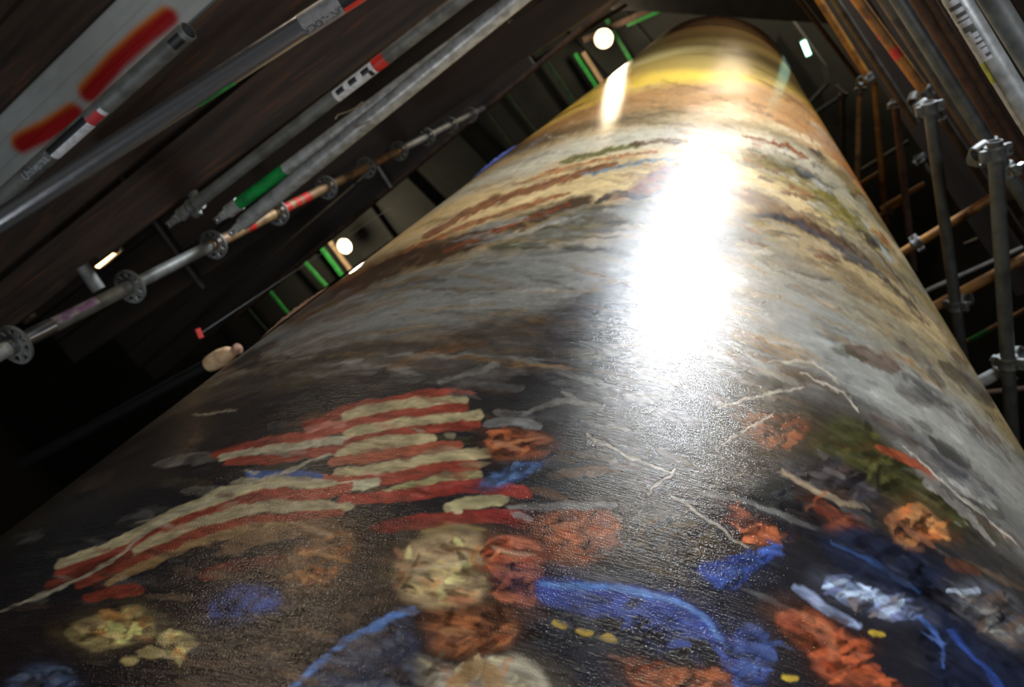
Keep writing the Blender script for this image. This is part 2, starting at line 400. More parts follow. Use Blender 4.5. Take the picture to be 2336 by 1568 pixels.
def dabs(n, box, pal, ln=(30, 110), wd=(4, 11), alpha=(.35, .8), keep=.5, tilt=.12):
    """short random brush marks that follow the roll's round direction, tinted from what lies under them"""
    x0, x1, y0, y1 = box; k = 0
    for _ in range(n * 6):
        if k >= n: break
        x, y = rng.uniform(x0, x1), rng.uniform(y0, y1)
        d = ray((x, y)); nn = math.hypot(d[0], d[1])
        if d[1] / nn * DAX < math.sqrt(DAX ** 2 - RAD ** 2) + .01: continue
        th, s = hit((x, y)); h = math.exp(s)
        P = np.array([cyl_pt(np.array(th + a), np.array(h * (1 + tl))) for a, tl in ((-.004, 0), (.004, rng.normal(0, 1) * tilt * .02))])
        ax, ay, _ = project(P); dx, dy = ax[1] - ax[0], ay[1] - ay[0]; L_ = math.hypot(dx, dy) + 1e-6
        ds = abs(d[1])  # foreshortening
        l = rng.uniform(*ln) / 2; dx, dy = dx / L_ * l, dy / L_ * l
        if pal is None:                                # take up the paint already there, lighter or darker
            j = np.argmin((PX - x - rng.normal(0, 14)) ** 2 + (PY - y - rng.normal(0, 9)) ** 2) if k % 1 == 0 else 0
            c = Cc[j] * rng.choice([.5, .65, .8, 1.25, 1.5, 1.8]); c = np.clip(c, 0, 1) ** (1 / 2.2) * 255
        else: c = pal[rng.integers(len(pal))]
        stroke([(x - dx, y - dy), (x + dx * .1, y + dy * .1 - rng.normal(0, 2)), (x + dx, y + dy)], rng.uniform(*wd), c, rng.uniform(*alpha), 5, .9)
        k += 1
RUST, DKBR, GREY, OCH, CREAM, NAVY = (146, 80, 42), (62, 38, 26), (132, 132, 126), (140, 104, 52), (204, 186, 142), (24, 28, 44)
# far streaks and hillsides
dabs(70, (1080, 1900, 190, 300), [(120, 80, 40), (170, 128, 84), (84, 58, 32), (190, 150, 100)], (60, 200), (3, 9), (.2, .5))
patch([(1150, 345), (1290, 292), (1450, 258), (1560, 250), (1500, 268), (1330, 300), (1190, 350)], (66, 46, 28), .7, 12)
dabs(120, (950, 2000, 300, 450), [(220, 205, 170), (150, 96, 52), (180, 150, 96), (150, 150, 140), (120, 70, 40)], (40, 160), (3, 8), (.2, .45))
for P, w_, c in [([(970, 540), (1100, 470), (1250, 420), (1400, 372)], 18, RUST), ([(900, 590), (1050, 520), (1200, 470), (1300, 440)], 12, (170, 96, 48)),
               ([(1280, 372), (1380, 345), (1460, 330)], 12, (120, 116, 50)), ([(1440, 330), (1500, 322), (1570, 326)], 10, (120, 86, 50)),
               ([(1330, 400), (1450, 372), (1560, 360)], 8, (110, 128, 140)), ([(1180, 420), (1350, 368), (1500, 345)], 7, (190, 110, 60)),
               ([(1690, 310), (1780, 330), (1830, 350)], 8, (160, 80, 40)), ([(1680, 345), (1790, 372), (1880, 430)], 9, (196, 190, 170)),
               ([(1820, 380), (1930, 470), (2040, 600)], 9, (196, 196, 188)), ([(1890, 440), (1990, 560), (2090, 690)], 7, (70, 66, 70))]:
    stroke(P, w_, c)
patch([(640, 735), (760, 650), (880, 590), (1010, 545), (1190, 490), (1330, 445), (1345, 462), (1240, 506), (1060, 578), (900, 630), (780, 690), (690, 735)], (64, 38, 26), .92, 8)
stroke([(1010, 575), (1150, 520), (1300, 465)], 9, (150, 70, 30)); stroke([(700, 690), (850, 605), (980, 550)], 8, (160, 96, 44))
patch([(1470, 402), (1515, 376), (1568, 382), (1560, 440), (1500, 446), (1390, 458), (1440, 430)], (128, 66, 40), .9, 8)
stroke([(1360, 462), (1410, 440), (1450, 452), (1520, 440)], 15, (46, 36, 36))
patch([(1120, 560), (1200, 532), (1320, 475), (1400, 466), (1540, 462), (1560, 482), (1400, 525), (1250, 560), (1140, 577)], (72, 72, 60), .88, 9)
dabs(40, (1120, 1560, 460, 570), [(50, 46, 40), (120, 120, 84), (96, 92, 86), (160, 130, 70)], (40, 130), (3, 8), (.4, .8))
patch([(1690, 345), (1770, 358), (1860, 415), (1950, 480), (2000, 565), (1900, 505), (1800, 432), (1710, 385)], (140, 122, 52), .75, 9)
dabs(110, (1690, 2030, 330, 600), [(176, 90, 40), (84, 90, 84), (214, 196, 150), (150, 130, 40), (60, 52, 56), (190, 180, 160), (120, 60, 34)], (22, 80), (4, 11), (.5, .9))
patch([(1660, 432), (1740, 440), (1830, 490), (1930, 552), (1990, 610), (1930, 575), (1820, 520), (1720, 478)], (112, 66, 42), .9, 8)
stroke([(1720, 490), (1810, 505), (1920, 570), (1990, 620)], 12, (92, 90, 96)); stroke([(1920, 540), (2020, 640), (2120, 740)], 10, (74, 68, 62))
# smoke
dabs(170, (520, 2260, 480, 880), [(146, 146, 138), (150, 112, 58), (104, 100, 94), (160, 158, 148), (132, 96, 50), (88, 76, 62)], (80, 300), (5, 18), (.2, .5))
patch([(1230, 742), (1330, 668), (1430, 622), (1520, 606), (1600, 650), (1640, 760), (1500, 800), (1360, 780), (1260, 790)], (52, 48, 48), .82, 22)
patch([(1000, 780), (1090, 735), (1250, 720), (1200, 770), (1080, 800)], (70, 60, 50), .7, 14)
stroke([(640, 860), (760, 815), (900, 790), (1050, 800)], 26, (62, 52, 44), .7, 12)
stroke([(880, 845), (1000, 800), (1110, 780)], 16, (140, 92, 46), .5, 10)
patch([(1000, 868), (1060, 846), (1150, 828), (1200, 846), (1130, 876), (1050, 888)], (84, 78, 72), .8, 9)
stroke([(1000, 872), (1070, 852), (1140, 832)], 12, (134, 132, 122), .7)
# dark throng: loose dabs only
dabs(70, (560, 2250, 560, 860), [(150, 108, 50), (120, 84, 44), (72, 60, 50), (160, 124, 66)], (90, 260), (4, 10), (.3, .6))
dabs(110, (200, 2300, 800, 1260), [(100, 64, 40), (104, 102, 98), (66, 62, 40), (26, 24, 26), (76, 60, 48), (120, 116, 108), (40, 38, 42)], (60, 170), (14, 36), (.35, .75))
dabs(230, (60, 2330, 860, 1400), [(30, 28, 30), (70, 62, 56), (44, 40, 42), (92, 70, 48), (56, 58, 64), (24, 24, 28), (84, 84, 82)], (40, 170), (6, 20), (.3, .7))
# striped banner
RED, CR = (168, 62, 42), (190, 172, 120)
for P, w_, c in [
    ([(496, 1034), (600, 1012), (720, 990), (860, 948), (1030, 902)], 24, RED), ([(505, 1044), (600, 1026), (700, 1016), (790, 1000)], 16, (200, 190, 150)),
    ([(520, 1056), (650, 1044), (790, 1020)], 20, RED), ([(700, 970), (800, 934), (940, 906), (1022, 893)], 20, RED),
    ([(700, 982), (760, 968), (800, 962)], 14, (196, 110, 90)),
    ([(790, 948), (900, 926), (1055, 911)], 22, CR), ([(795, 968), (900, 947), (1062, 928)], 20, RED),
    ([(790, 990), (930, 964), (1096, 946)], 22, CR), ([(790, 1010), (930, 984), (1088, 966)], 20, RED),
    ([(770, 1032), (880, 1010), (985, 1000)], 26, CR), ([(760, 1056), (900, 1034), (1042, 1016)], 22, (178, 84, 54)),
    ([(770, 1084), (950, 1056), (1112, 1032)], 26, CR), ([(700, 1088), (850, 1096), (1000, 1070), (1086, 1062)], 24, RED),
    ([(880, 1128), (1000, 1102), (1092, 1086)], 30, (180, 166, 106)), ([(790, 1140), (950, 1126), (1080, 1108), (1140, 1114), (1200, 1126)], 28, (166, 48, 36)),
    ([(1020, 1160), (1100, 1142), (1146, 1140)], 26, (184, 170, 116)), ([(860, 1206), (1000, 1188), (1130, 1176), (1200, 1192)], 30, (160, 44, 36)),
    ([(700, 1128), (780, 1112), (860, 1100)], 20, (196, 190, 150)), ([(560, 1086), (640, 1082), (730, 1084)], 16, (56, 86, 150)),
    ([(140, 1290), (300, 1226), (450, 1152), (560, 1116), (660, 1100), (760, 1106)], 26, (196, 182, 134)),
    ([(140, 1312), (300, 1248), (450, 1180), (600, 1132), (720, 1128), (800, 1112)], 24, RED),
    ([(290, 1272), (420, 1210), (600, 1158), (800, 1156)], 26, (176, 160, 116)), ([(180, 1334), (330, 1270), (480, 1210), (620, 1186), (780, 1172)], 22, (150, 62, 40)),
    ([(250, 1330), (420, 1250), (560, 1210), (720, 1196)], 18, (150, 116, 70)), ([(110, 1340), (200, 1302), (300, 1262)], 20, (120, 48, 32)),
    ([(520, 1250), (620, 1220), (760, 1200)], 34, (134, 100, 62)), ([(470, 1312), (560, 1292), (650, 1282)], 30, (140, 44, 32)),
    ([(200, 1366), (260, 1352), (320, 1346)], 24, (140, 54, 34))]:
    stroke(P, w_ * 1.12, c, .97, 5, .2, .85)
stroke([(0, 1396), (200, 1312), (400, 1176), (650, 1076), (770, 1030)], 8, (170, 164, 140), .9, 4, .3)
# warm, cream and blue patches of the foreground
patch([(1170, 1380), (1250, 1386), (1420, 1420), (1600, 1450), (1670, 1600), (1210, 1600)], (30, 31, 40), .8, 18)
patch([(480, 1330), (640, 1270), (860, 1230), (900, 1400), (760, 1500), (640, 1590), (420, 1590)], (66, 54, 46), .6, 30)
patch([(1440, 1180), (1600, 1190), (1690, 1260), (1600, 1330), (1440, 1310)], (58, 48, 34), .5, 24)
patch([(640, 1296), (700, 1240), (800, 1206), (806, 1262), (740, 1330), (662, 1352)], (140, 96, 56), .8, 16)
patch([(1120, 992), (1180, 982), (1255, 1000), (1240, 1040), (1130, 1046)], (150, 78, 42)); stroke([(1130, 1020), (1240, 1000)], 8, (186, 110, 60))
patch([(1218, 1190), (1300, 1166), (1392, 1176), (1400, 1236), (1330, 1288), (1240, 1268)], (140, 74, 44), .9, 14); stroke([(1240, 1210), (1320, 1196)], 14, (176, 104, 66), .7)
stroke([(1110, 968), (1170, 962), (1230, 974)], 22, (120, 120, 116)); stroke([(1180, 950), (1270, 918), (1380, 928)], 12, (104, 100, 94))
stroke([(1160, 1158), (1290, 1156), (1400, 1150)], 16, (116, 112, 108)); stroke([(1250, 1090), (1330, 1076), (1390, 1072)], 20, (96, 66, 46))
patch([(1098, 1102), (1180, 1064), (1240, 1056), (1200, 1090), (1120, 1114)], (66, 96, 150), .85)
patch([(916, 1262), (1000, 1212), (1096, 1226), (1120, 1320), (1070, 1392), (966, 1388), (896, 1322)], (198, 166, 112), .92, 16)
patch([(1120, 1232), (1226, 1240), (1230, 1372), (1150, 1368), (1108, 1290)], (186, 96, 62), .92, 10)
patch([(960, 1402), (1060, 1384), (1162, 1396), (1170, 1470), (1070, 1502), (980, 1480)], (138, 80, 46), .92, 14)
for P, w_, c in [([(990, 1262), (1050, 1250), (1090, 1256)], 12, (112, 62, 34)), ([(1040, 1310), (1100, 1300), (1128, 1330)], 20, (96, 52, 32)), ([(1000, 1340), (1060, 1332)], 12, (206, 184, 120)),
                 ([(950, 1300), (1010, 1290), (1060, 1284)], 12, (214, 190, 140)), ([(1120, 1246), (1170, 1262), (1220, 1266)], 9, (206, 160, 120)), ([(1010, 1370), (1090, 1372)], 16, (190, 110, 70)),
                 ([(960, 1215), (1040, 1200), (1110, 1210)], 14, (150, 128, 70)), ([(1000, 1440), (1080, 1446)], 18, (170, 112, 64)), ([(900, 1250), (920, 1300), (900, 1340)], 20, (170, 112, 76))]:
    stroke(P, w_, c, .75, 8, .7)
patch([(940, 1500), (1040, 1524), (1180, 1496), (1240, 1590), (900, 1590)], (180, 168, 138), .9, 12); stroke([(1020, 1590), (1090, 1520), (1150, 1590)], 40, (168, 124, 70), .8, 10)
patch([(1232, 1322), (1350, 1330), (1500, 1352), (1600, 1392), (1680, 1480), (1690, 1590), (1660, 1590), (1640, 1490), (1560, 1430), (1420, 1410), (1250, 1380)], (46, 66, 146), .92, 10)
stroke([(1240, 1334), (1380, 1340), (1510, 1366), (1600, 1404), (1660, 1480)], 14, (84, 132, 204), .8, 8)
for x, y in [(1275, 1426), (1336, 1441), (1396, 1456), (2000, 1447), (1805, 1548), (880, 1535)]: stroke([(x - 14, y - 3), (x + 14, y + 3)], 15, (206, 168, 40), .95, 5, .3)
patch([(1430, 1508), (1520, 1520), (1680, 1540), (1690, 1600), (1480, 1600)], (128, 66, 38), .85, 12)
patch([(700, 1590), (770, 1490), (850, 1440), (930, 1400), (950, 1460), (930, 1590)], (64, 70, 92), .75, 16); stroke([(664, 1575), (780, 1470), (870, 1420), (944, 1390)], 18, (84, 128, 200), .85, 8)
patch([(150, 1442), (230, 1402), (310, 1384), (352, 1412), (350, 1450), (286, 1470), (220, 1480)], (196, 172, 104), .92, 10)
patch([(356, 1456), (402, 1440), (446, 1462), (424, 1492), (408, 1514), (388, 1490)], (194, 172, 108), .92, 7); stroke([(320, 1492), (364, 1490)], 32, (190, 166, 100)); stroke([(284, 1508), (306, 1506)], 20, (196, 172, 100))
patch([(480, 1374), (560, 1342), (636, 1362), (600, 1402), (500, 1424)], (42, 60, 132), .85, 14); patch([(10, 1600), (50, 1532), (140, 1526), (180, 1600)], (74, 92, 130), .8, 16)
dabs(70, (380, 950, 1230, 1568), [(60, 48, 40), (92, 74, 58), (36, 34, 38), (110, 84, 60), (70, 66, 70)], (40, 120), (8, 22), (.3, .6))
# right-hand side
patch([(1850, 985), (1960, 958), (2080, 1070), (2210, 1180), (2150, 1204), (1990, 1112), (1880, 1062)], (58, 58, 26), .85, 14)
patch([(1700, 952), (1780, 944), (1850, 972), (1806, 1022), (1730, 1012)], (112, 58, 32), .9, 8)
stroke([(2000, 1018), (2060, 1044), (2130, 1094)], 18, (150, 62, 30)); stroke([(2110, 1100), (2190, 1160), (2270, 1240)], 18, (124, 116, 106))
patch([(1690, 1092), (1740, 1082), (1820, 1112), (1850, 1176), (1920, 1202), (1840, 1210), (1700, 1160)], (38, 40, 44), .9, 8)
stroke([(1600, 1128), (1720, 1152), (1850, 1206), (1920, 1206)], 12, (108, 104, 98)); patch([(1780, 1070), (1850, 1062), (1900, 1046), (1950, 1080), (2000, 1130), (1930, 1150), (1840, 1110)], (60, 56, 60), .85, 9)
stroke([(1782, 1072), (1850, 1116), (1960, 1160)], 12, (150, 128, 96))
patch([(1660, 1160), (1704, 1172), (1740, 1214), (1790, 1222), (1722, 1242), (1684, 1204)], (164, 80, 42)); patch([(1840, 1132), (1890, 1160), (1990, 1212), (1900, 1206)], (140, 70, 38), .85)
patch([(2034, 1176), (2098, 1150), (2140, 1186), (2164, 1232), (2108, 1222), (2080, 1260), (2040, 1240)], (176, 112, 58), .9, 8); stroke([(2160, 1280), (2230, 1310)], 26, (128, 66, 36), .8)
patch([(1860, 1220), (1960, 1206), (2110, 1270), (2200, 1330), (2330, 1480), (2336, 1600), (2150, 1600), (2100, 1440), (1950, 1330)], (26, 32, 52), .85, 18)
patch([(1594, 1298), (1640, 1280), (1716, 1266), (1772, 1242), (1762, 1272), (1706, 1312), (1664, 1342)], (42, 66, 146), .9, 9)
stroke([(1900, 1240), (2000, 1290), (2100, 1350)], 10, (46, 74, 124), .7, 8)
patch([(1880, 1340), (1900, 1318), (2000, 1348), (2092, 1394), (2090, 1412), (2020, 1404), (1930, 1372)], (128, 148, 188), .9, 8)
stroke([(1818, 1336), (1870, 1380), (1960, 1430)], 20, (140, 156, 190), .85, 7); stroke([(2092, 1408), (2140, 1450), (2154, 1520)], 10, (60, 92, 160), .8, 7); stroke([(2170, 1440), (2230, 1510), (2290, 1580)], 14, (40, 66, 140), .8, 8)
patch([(1770, 1412), (1850, 1390), (1930, 1446), (1984, 1470), (1970, 1530), (2060, 1566), (1910, 1560), (1838, 1490)], (156, 70, 38), .9, 10); stroke([(1830, 1400), (1890, 1440), (1900, 1500)], 22, (190, 104, 62), .6, 10)
patch([(1676, 1450), (1740, 1446), (1750, 1500), (1740, 1600), (1680, 1600)], (50, 72, 142), .8, 10); patch([(2170, 1340), (2260, 1330), (2336, 1400), (2336, 1480), (2240, 1440)], (84, 86, 92), .6, 18); stroke([(2160, 1350), (2230, 1346)], 14, (150, 162, 176), .7)
for P in [[(1650, 1016), (1766, 940)], [(1480, 1126), (1546, 1068)], [(1530, 1130), (1610, 1180), (1702, 1250)], [(1340, 990), (1430, 1040), (1530, 1080)], [(1640, 930), (1740, 900), (1836, 884)],
          [(2060, 1020), (2160, 1110), (2260, 1190), (2336, 1262)], [(1750, 825), (1850, 830), (1920, 880)], [(1830, 850), (1920, 900), (1960, 940)], [(440, 948), (540, 936)], [(860, 930), (1110, 842)]][:9]:
    stroke(P, 6, (176, 166, 146), .75, 4, .6)
dabs(420, (0, 2330, 860, 1568), None, (24, 90), (5, 16), (.35, .75))
dabs(160, (600, 2250, 300, 860), None, (40, 160), (4, 12), (.3, .6))
# overall brush streaking
st = NZ[5](TD * .8, SS * 90, 3) - .5
st2 = NZ[0](TD * 4.0, SS * 160, 2) - .5
Cc *= (1 + (.5 * st + .3 * st2) * fade)[:, None]
Cc = np.clip(Cc, .003, .95)
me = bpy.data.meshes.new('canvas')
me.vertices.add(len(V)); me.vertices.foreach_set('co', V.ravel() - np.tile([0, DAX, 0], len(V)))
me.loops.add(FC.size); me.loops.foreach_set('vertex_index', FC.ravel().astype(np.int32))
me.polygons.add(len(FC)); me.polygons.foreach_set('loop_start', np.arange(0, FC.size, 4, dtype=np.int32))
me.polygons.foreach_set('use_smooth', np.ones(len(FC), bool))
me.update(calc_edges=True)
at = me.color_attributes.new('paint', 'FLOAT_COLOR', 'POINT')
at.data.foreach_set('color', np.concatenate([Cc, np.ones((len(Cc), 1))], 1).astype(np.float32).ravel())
def paint_mat(name, rough=.13, spec=.38, weave=True, stretch=1.0):
    mt = bpy.data.materials.new(name); mt.use_nodes = True; nt = mt.node_tree; N, L = nt.nodes, nt.links
    b = N['Principled BSDF']; a = N.new('ShaderNodeAttribute'); a.attribute_name = 'paint'
    L.new(a.outputs['Color'], b.inputs['Base Color']); b.inputs['Roughness'].default_value = rough; b.inputs['Specular IOR Level'].default_value = spec
    if weave:
        tc = N.new('ShaderNodeTexCoord')
        def noise(sc, stretch, det=2):
            mp = N.new('ShaderNodeMapping'); mp.inputs['Scale'].default_value = stretch
            L.new(tc.outputs['Object'], mp.inputs[0]); n = N.new('ShaderNodeTexNoise'); n.inputs['Scale'].default_value = sc; n.inputs['Detail'].default_value = det
            L.new(mp.outputs[0], n.inputs['Vector']); return n.outputs['Fac']
        ridge, grain, brush = noise(260, (.2, .2, 1.3)), noise(620, (1, 1, 1)), noise(46, (.5, .5, 1.2), 4)
        ad = N.new('ShaderNodeMath'); ad.operation = 'ADD'; L.new(ridge, ad.inputs[0]); L.new(grain, ad.inputs[1])
        bp = N.new('ShaderNodeBump'); bp.inputs['Strength'].default_value = .65; bp.inputs['Distance'].default_value = .0009
        L.new(ad.outputs[0], bp.inputs['Height'])
        b2 = N.new('ShaderNodeBump'); b2.inputs['Strength'].default_value = .2; b2.inputs['Distance'].default_value = .004
        L.new(brush, b2.inputs['Height']); L.new(bp.outputs[0], b2.inputs['Normal']); L.new(b2.outputs[0], b.inputs['Normal'])
        mr = N.new('ShaderNodeMapRange'); mr.inputs[3].default_value = rough - .08; mr.inputs[4].default_value = rough + .1
        L.new(brush, mr.inputs[0]); L.new(mr.outputs[0], b.inputs['Roughness'])
    return mt
ROLL = empty('canvas_roll', (0, DAX, 0))
tag(ROLL, 'giant upright roll of painted canvas shining under a lamp in the centre', 'roll')
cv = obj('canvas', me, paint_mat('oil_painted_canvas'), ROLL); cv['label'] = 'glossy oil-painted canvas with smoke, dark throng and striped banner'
def ring(name, prof, mt, parent, n=96):
    bm = bmesh.new(); bm_lathe(bm, prof, n, closed=True); bmesh.ops.recalc_face_normals(bm, faces=bm.faces)
    return obj(name, mesh_bm(name, bm, True), mt, parent)
for h in (10.9, 11.7, 12.4):
    ring('clamp_band', [(RAD - .02, CH + h), (RAD + .012, CH + h), (RAD + .018, CH + h + .06), (RAD + .012, CH + h + .12), (RAD - .02, CH + h + .12)], M['strap'], ROLL)
ring('end_rim', [(RAD - .3, CH + TOPH - .04), (RAD + .03, CH + TOPH - .04), (RAD + .03, CH + TOPH + .05), (RAD - .3, CH + TOPH + .05)], M['strap'], ROLL)
ring('core_tube', [(.9, .02), (.95, .02), (.95, CH + TOPH + .25), (.9, CH + TOPH + .25)], M['dark_tube'], ROLL, 64)
ring('base_plate', [(.4, 0.0), (RAD + .1, 0.0), (RAD + .1, .2), (.4, .2)], M['dark_tube'], ROLL)
# loose edge of the canvas and plastic wrap showing past the left side of the roll
def strip(name, th0, h0, h1, wd, stand, mt, amp):
    bm = bmesh.new(); n = 40; rows = []
    for i in range(n + 1):
        h = h0 + (h1 - h0) * i / n; o_ = stand + amp * math.sin(i * 1.1) * math.sin(i * .37)
        f = math.sin(math.pi * i / n) ** .5
        rows.append([bm.verts.new(Vector(cyl_pt(np.array(th0 + wd * (k - 1) * .5), np.array(h), RAD + .004 + max(o_, .002) * f * (1 - abs(k - 1)))) - Vector((0, DAX, 0))) for k in range(3)])
    for a, b in zip(rows[:-1], rows[1:]):
        for k in range(2): bm.faces.new((a[k], a[k + 1], b[k + 1], b[k]))
    return obj(name, mesh_bm(name, bm, True), mt, ROLL)
strip('canvas_flap', math.radians(-46), 1.5, 1.78, .06, .006, M['flap'], .006)
strip('plastic_wrap', math.radians(-46), 3.2, 3.9, .05, .010, M['blue'], .008)

# ------------------------------------------------------------------ tubes, couplers, stickers
TR = .0242
def tube_frame(p0, p1):
    z = (p1 - p0).normalized(); mid = (p0 + p1) / 2; v = Vector(EYE) - mid
    x = (v - v.dot(z) * z).normalized(); y = z.cross(x)
    return Matrix((x, y, z)).transposed()          # local x faces the eye
def pipe_mesh(name, z0, z1, r=TR, n=24, wall=.004):
    bm = bmesh.new(); bm_lathe(bm, [(r - wall, z0), (r - .001, z0), (r, z0 + .001), (r, z1 - .001), (r - .001, z1), (r - wall, z1)], n, closed=True)
    bmesh.ops.recalc_face_normals(bm, faces=bm.faces)
    return mesh_bm(name, bm, True)
def tube(name, p0, p1, mt, label, r=TR, cat='tube', group=None, parts=True):
    p0, p1 = Vector(p0), Vector(p1); L_ = (p1 - p0).length; R3 = tube_frame(p0, p1)
    if not parts:
        o = obj(name, pipe_mesh(name, 0, L_, r), mt); Mx = R3.to_4x4(); Mx.translation = p0; o.matrix_world = Mx
        return tag(o, label, cat, group)
    e = empty(name, p0, R3); tag(e, label, cat, group); e['L'] = L_
    obj('pipe', pipe_mesh('pipe', 0, L_, r), mt, e)
    return e
def along(t, P): return (t.matrix_world.inverted() @ Vector(P)).z
def wrap(t, z0, z1, a0, a1, mt, name='sticker', r=TR, lift=.0006, n=10, m_=6, jag=0):
    bm = bmesh.new(); rows = []
    for i in range(m_ * (6 if jag else 1) + 1):
        k = m_ * (6 if jag else 1); z = z0 + (z1 - z0) * i / k
        e = a1 + (random.uniform(-jag, jag) if jag and i % 2 else 0)
        rows.append([bm.verts.new(((r + lift) * math.cos(a), (r + lift) * math.sin(a), z)) for a in [a0 + (e - a0) * j / n for j in range(n + 1)]])
    for A, B in zip(rows[:-1], rows[1:]):
        for j in range(n): bm.faces.new((A[j], A[j + 1], B[j + 1], B[j]))
    bmesh.ops.recalc_face_normals(bm, faces=bm.faces)
    return obj(name, mesh_bm(name, bm, True), mt, t)
def lettering(t, s, zc, ang, size, mt, flip=False, r=TR, lift=.0011, parent=None):
    cu = bpy.data.curves.new('lettering', 'FONT'); cu.body = s; cu.size = size; cu.align_x = 'CENTER'; cu.align_y = 'CENTER'
    to = bpy.data.objects.new('lettering', cu); COL.objects.link(to)
    dg = bpy.context.evaluated_depsgraph_get(); me = bpy.data.meshes.new_from_object(to.evaluated_get(dg))
    bpy.data.objects.remove(to); sg = -1 if flip else 1
    for v in me.vertices:
        x, y = v.co.x, v.co.y; a = ang - sg * y / r
        v.co = ((r + lift) * math.cos(a), (r + lift) * math.sin(a), zc + sg * x)
    o = obj('lettering', me, mt, t); return o
def coupler_meshes():
    bm = bmesh.new()
    bm_lathe(bm, [(TR + .0005, -.026), (TR + .008, -.026), (TR + .010, -.018), (TR + .007, -.012), (TR + .007, .012), (TR + .010, .018), (TR + .008, .026), (TR + .0005, .026)], 20, closed=True)
    bm_box(bm, TR + .004, TR + .030, -.012, .012, -.020, .020, .003)       # hinge lug
    bm_box(bm, -TR - .034, -TR - .004, -.010, .010, -.022, .022, .003)     # flap
    b2 = bmesh.new(); bm_lathe(b2, [(TR + .0005, -.024), (TR + .008, -.024), (TR + .009, 0), (TR + .008, .024), (TR + .0005, .024)], 20, closed=True)
    bmesh.ops.rotate(b2, verts=b2.verts, matrix=Matrix.Rotation(math.radians(72), 3, 'Y'))
    bmesh.ops.translate(b2, verts=b2.verts, vec=(0, 2 * TR + .014, 0))
    bmesh.ops.recalc_face_normals(bm, faces=bm.faces); bmesh.ops.recalc_face_normals(b2, faces=b2.faces)
    b3 = bmesh.new(); bm_cyl(b3, (-TR - .022, -.020, 0), (-TR - .022, .040, 0), .0065, 8); bm_cyl(b3, (-TR - .022, .018, 0), (-TR - .022, .032, 0), .0125, 6)
    bmesh.ops.recalc_face_normals(b3, faces=b3.faces)
    return mesh_bm('coupler', bm, True), mesh_bm('coupler_saddle', b2, True), mesh_bm('bolt', b3, True)
CM = coupler_meshes()
for c_, k in zip(CM, ('galv_dull', 'galv_dull', 'bright')): c_.materials.append(M[k])
def coupler(t, z, rot=0.0, saddle=True, kind=None):
    c = obj('coupler', CM[0], None, t); c.location = (0, 0, z); c.rotation_euler = (0, 0, rot)
    b = obj('bolt', CM[2], None, c)
    if saddle: obj('saddle', CM[1], None, c)
    return c
def rosette_mesh():
    bm = bmesh.new(); t = .0045
    for r0, r1 in ((.0525, .062), (TR + .0008, .035)):
        bm_lathe(bm, [(r0, -t), (r1, -t), (r1, t), (r0, t)], 32, closed=True)
    for k in range(8):
        a = k * math.pi / 4 + .2; hw = .010 if k % 2 else .006
        b = bmesh.new(); bm_box(b, .033, .054, -hw, hw, -t, t)
        bmesh.ops.rotate(b, verts=b.verts, matrix=Matrix.Rotation(a, 3, 'Z'))
        me_ = bpy.data.meshes.new('x'); b.to_mesh(me_); b.free(); bm.from_mesh(me_); bpy.data.meshes.remove(me_)
    bmesh.ops.recalc_face_normals(bm, faces=bm.faces)
    return mesh_bm('rosette', bm, True)
ROS = rosette_mesh(); ROS.materials.append(M['galv_dull'])

# --- the left scaffold: upright with rosettes
az0 = math.radians(-56.15); SX, SY = 2.2 * math.sin(az0), 2.2 * math.cos(az0)
S0 = Vector((SX, SY, 0)); R3 = tube_frame(Vector((SX, SY, CH + 1)), Vector((SX, SY, CH + 3)))
STD = empty('scaffold_standard', S0, R3)
tag(STD, 'vertical scaffold upright with ring-shaped rosettes left of the painted roll', 'scaffold')
segs = [(0, 1.76, 'galv'), (1.762, 2.60, 'galv_dull'), (2.602, 3.62, 'tan'), (3.622, 4.62, 'tan'), (4.622, 6.5, 'dark_tube')]
for a, b, k in segs:
    obj('pipe', pipe_mesh('pipe', a + CH if a else .01, b + CH, TR if a != 0 else TR), M[k], STD)
obj('joint_sleeve', pipe_mesh('joint_sleeve', CH + 1.60, CH + 1.77, TR + .0016), M['bright'], STD)
for k in range(-2, 10):
    o = obj('rosette', ROS, None, STD); o.location = (0, 0, CH + 1.63 + .5 * k)
wrap(STD, CH + 1.775, CH + 1.96, -1.35, .1, M['purple'], 'paint_stain', ).scale = (1.001, 1.001, 1)
for z0, z1 in [(3.17, 3.24), (3.28, 3.33), (3.36, 3.43), (2.86, 2.92)]: wrap(STD, CH + z0, CH + z1, -1.4, 1.5, M['red'], 'red_mark')
# --- ledgers and tubes of the left bay
ZR = 2.63
P_ = Vector((SX, SY, CH + ZR))
u_, n_ = frame(AZL)
U3 = Vector((u_[0], u_[1], 0)); N3 = Vector((n_[0], n_[1], 0))
def ledger_head(t, z):
    bm = bmesh.new()
    bm_box(bm, -.022, .022, -.018, .018, z - .055, z - .003, .004); bm_box(bm, -.03, -.02, -.014, .014, z - .085, z - .02, .002); bm_box(bm, .02, .03, -.014, .014, z - .085, z - .02, .002)
    bm_cyl(bm, (0, 0, z - .02), (0, 0, z + .05), TR + .003, 16)
    o = obj('ledger_head', mesh_bm('ledger_head', bm, True), M['galv'], t)
    b = bmesh.new(); bm_box(b, -.075, .06, -.004, .004, z - .062, z - .046, .001)
    obj('wedge', mesh_bm('wedge', b), M['bright'], o); return o
def ltube(px0, px1, h, mt, label, name='scaffold_tube', e0=0.0, e1=1.2, r=TR, **k):
    a, b = at_h(px0, h), at_h(px1, h); d = (b - a).normalized()
    return tube(name, a - d * e0, b + d * e1, mt, label, r, **k)
pale = ltube((560, 505), (1165, 10), 2.62, M['galv'], 'pale galvanised ledger tube below the green-tipped tube', 'scaffold_ledger', e0=0.0, e1=1.6, r=.030)
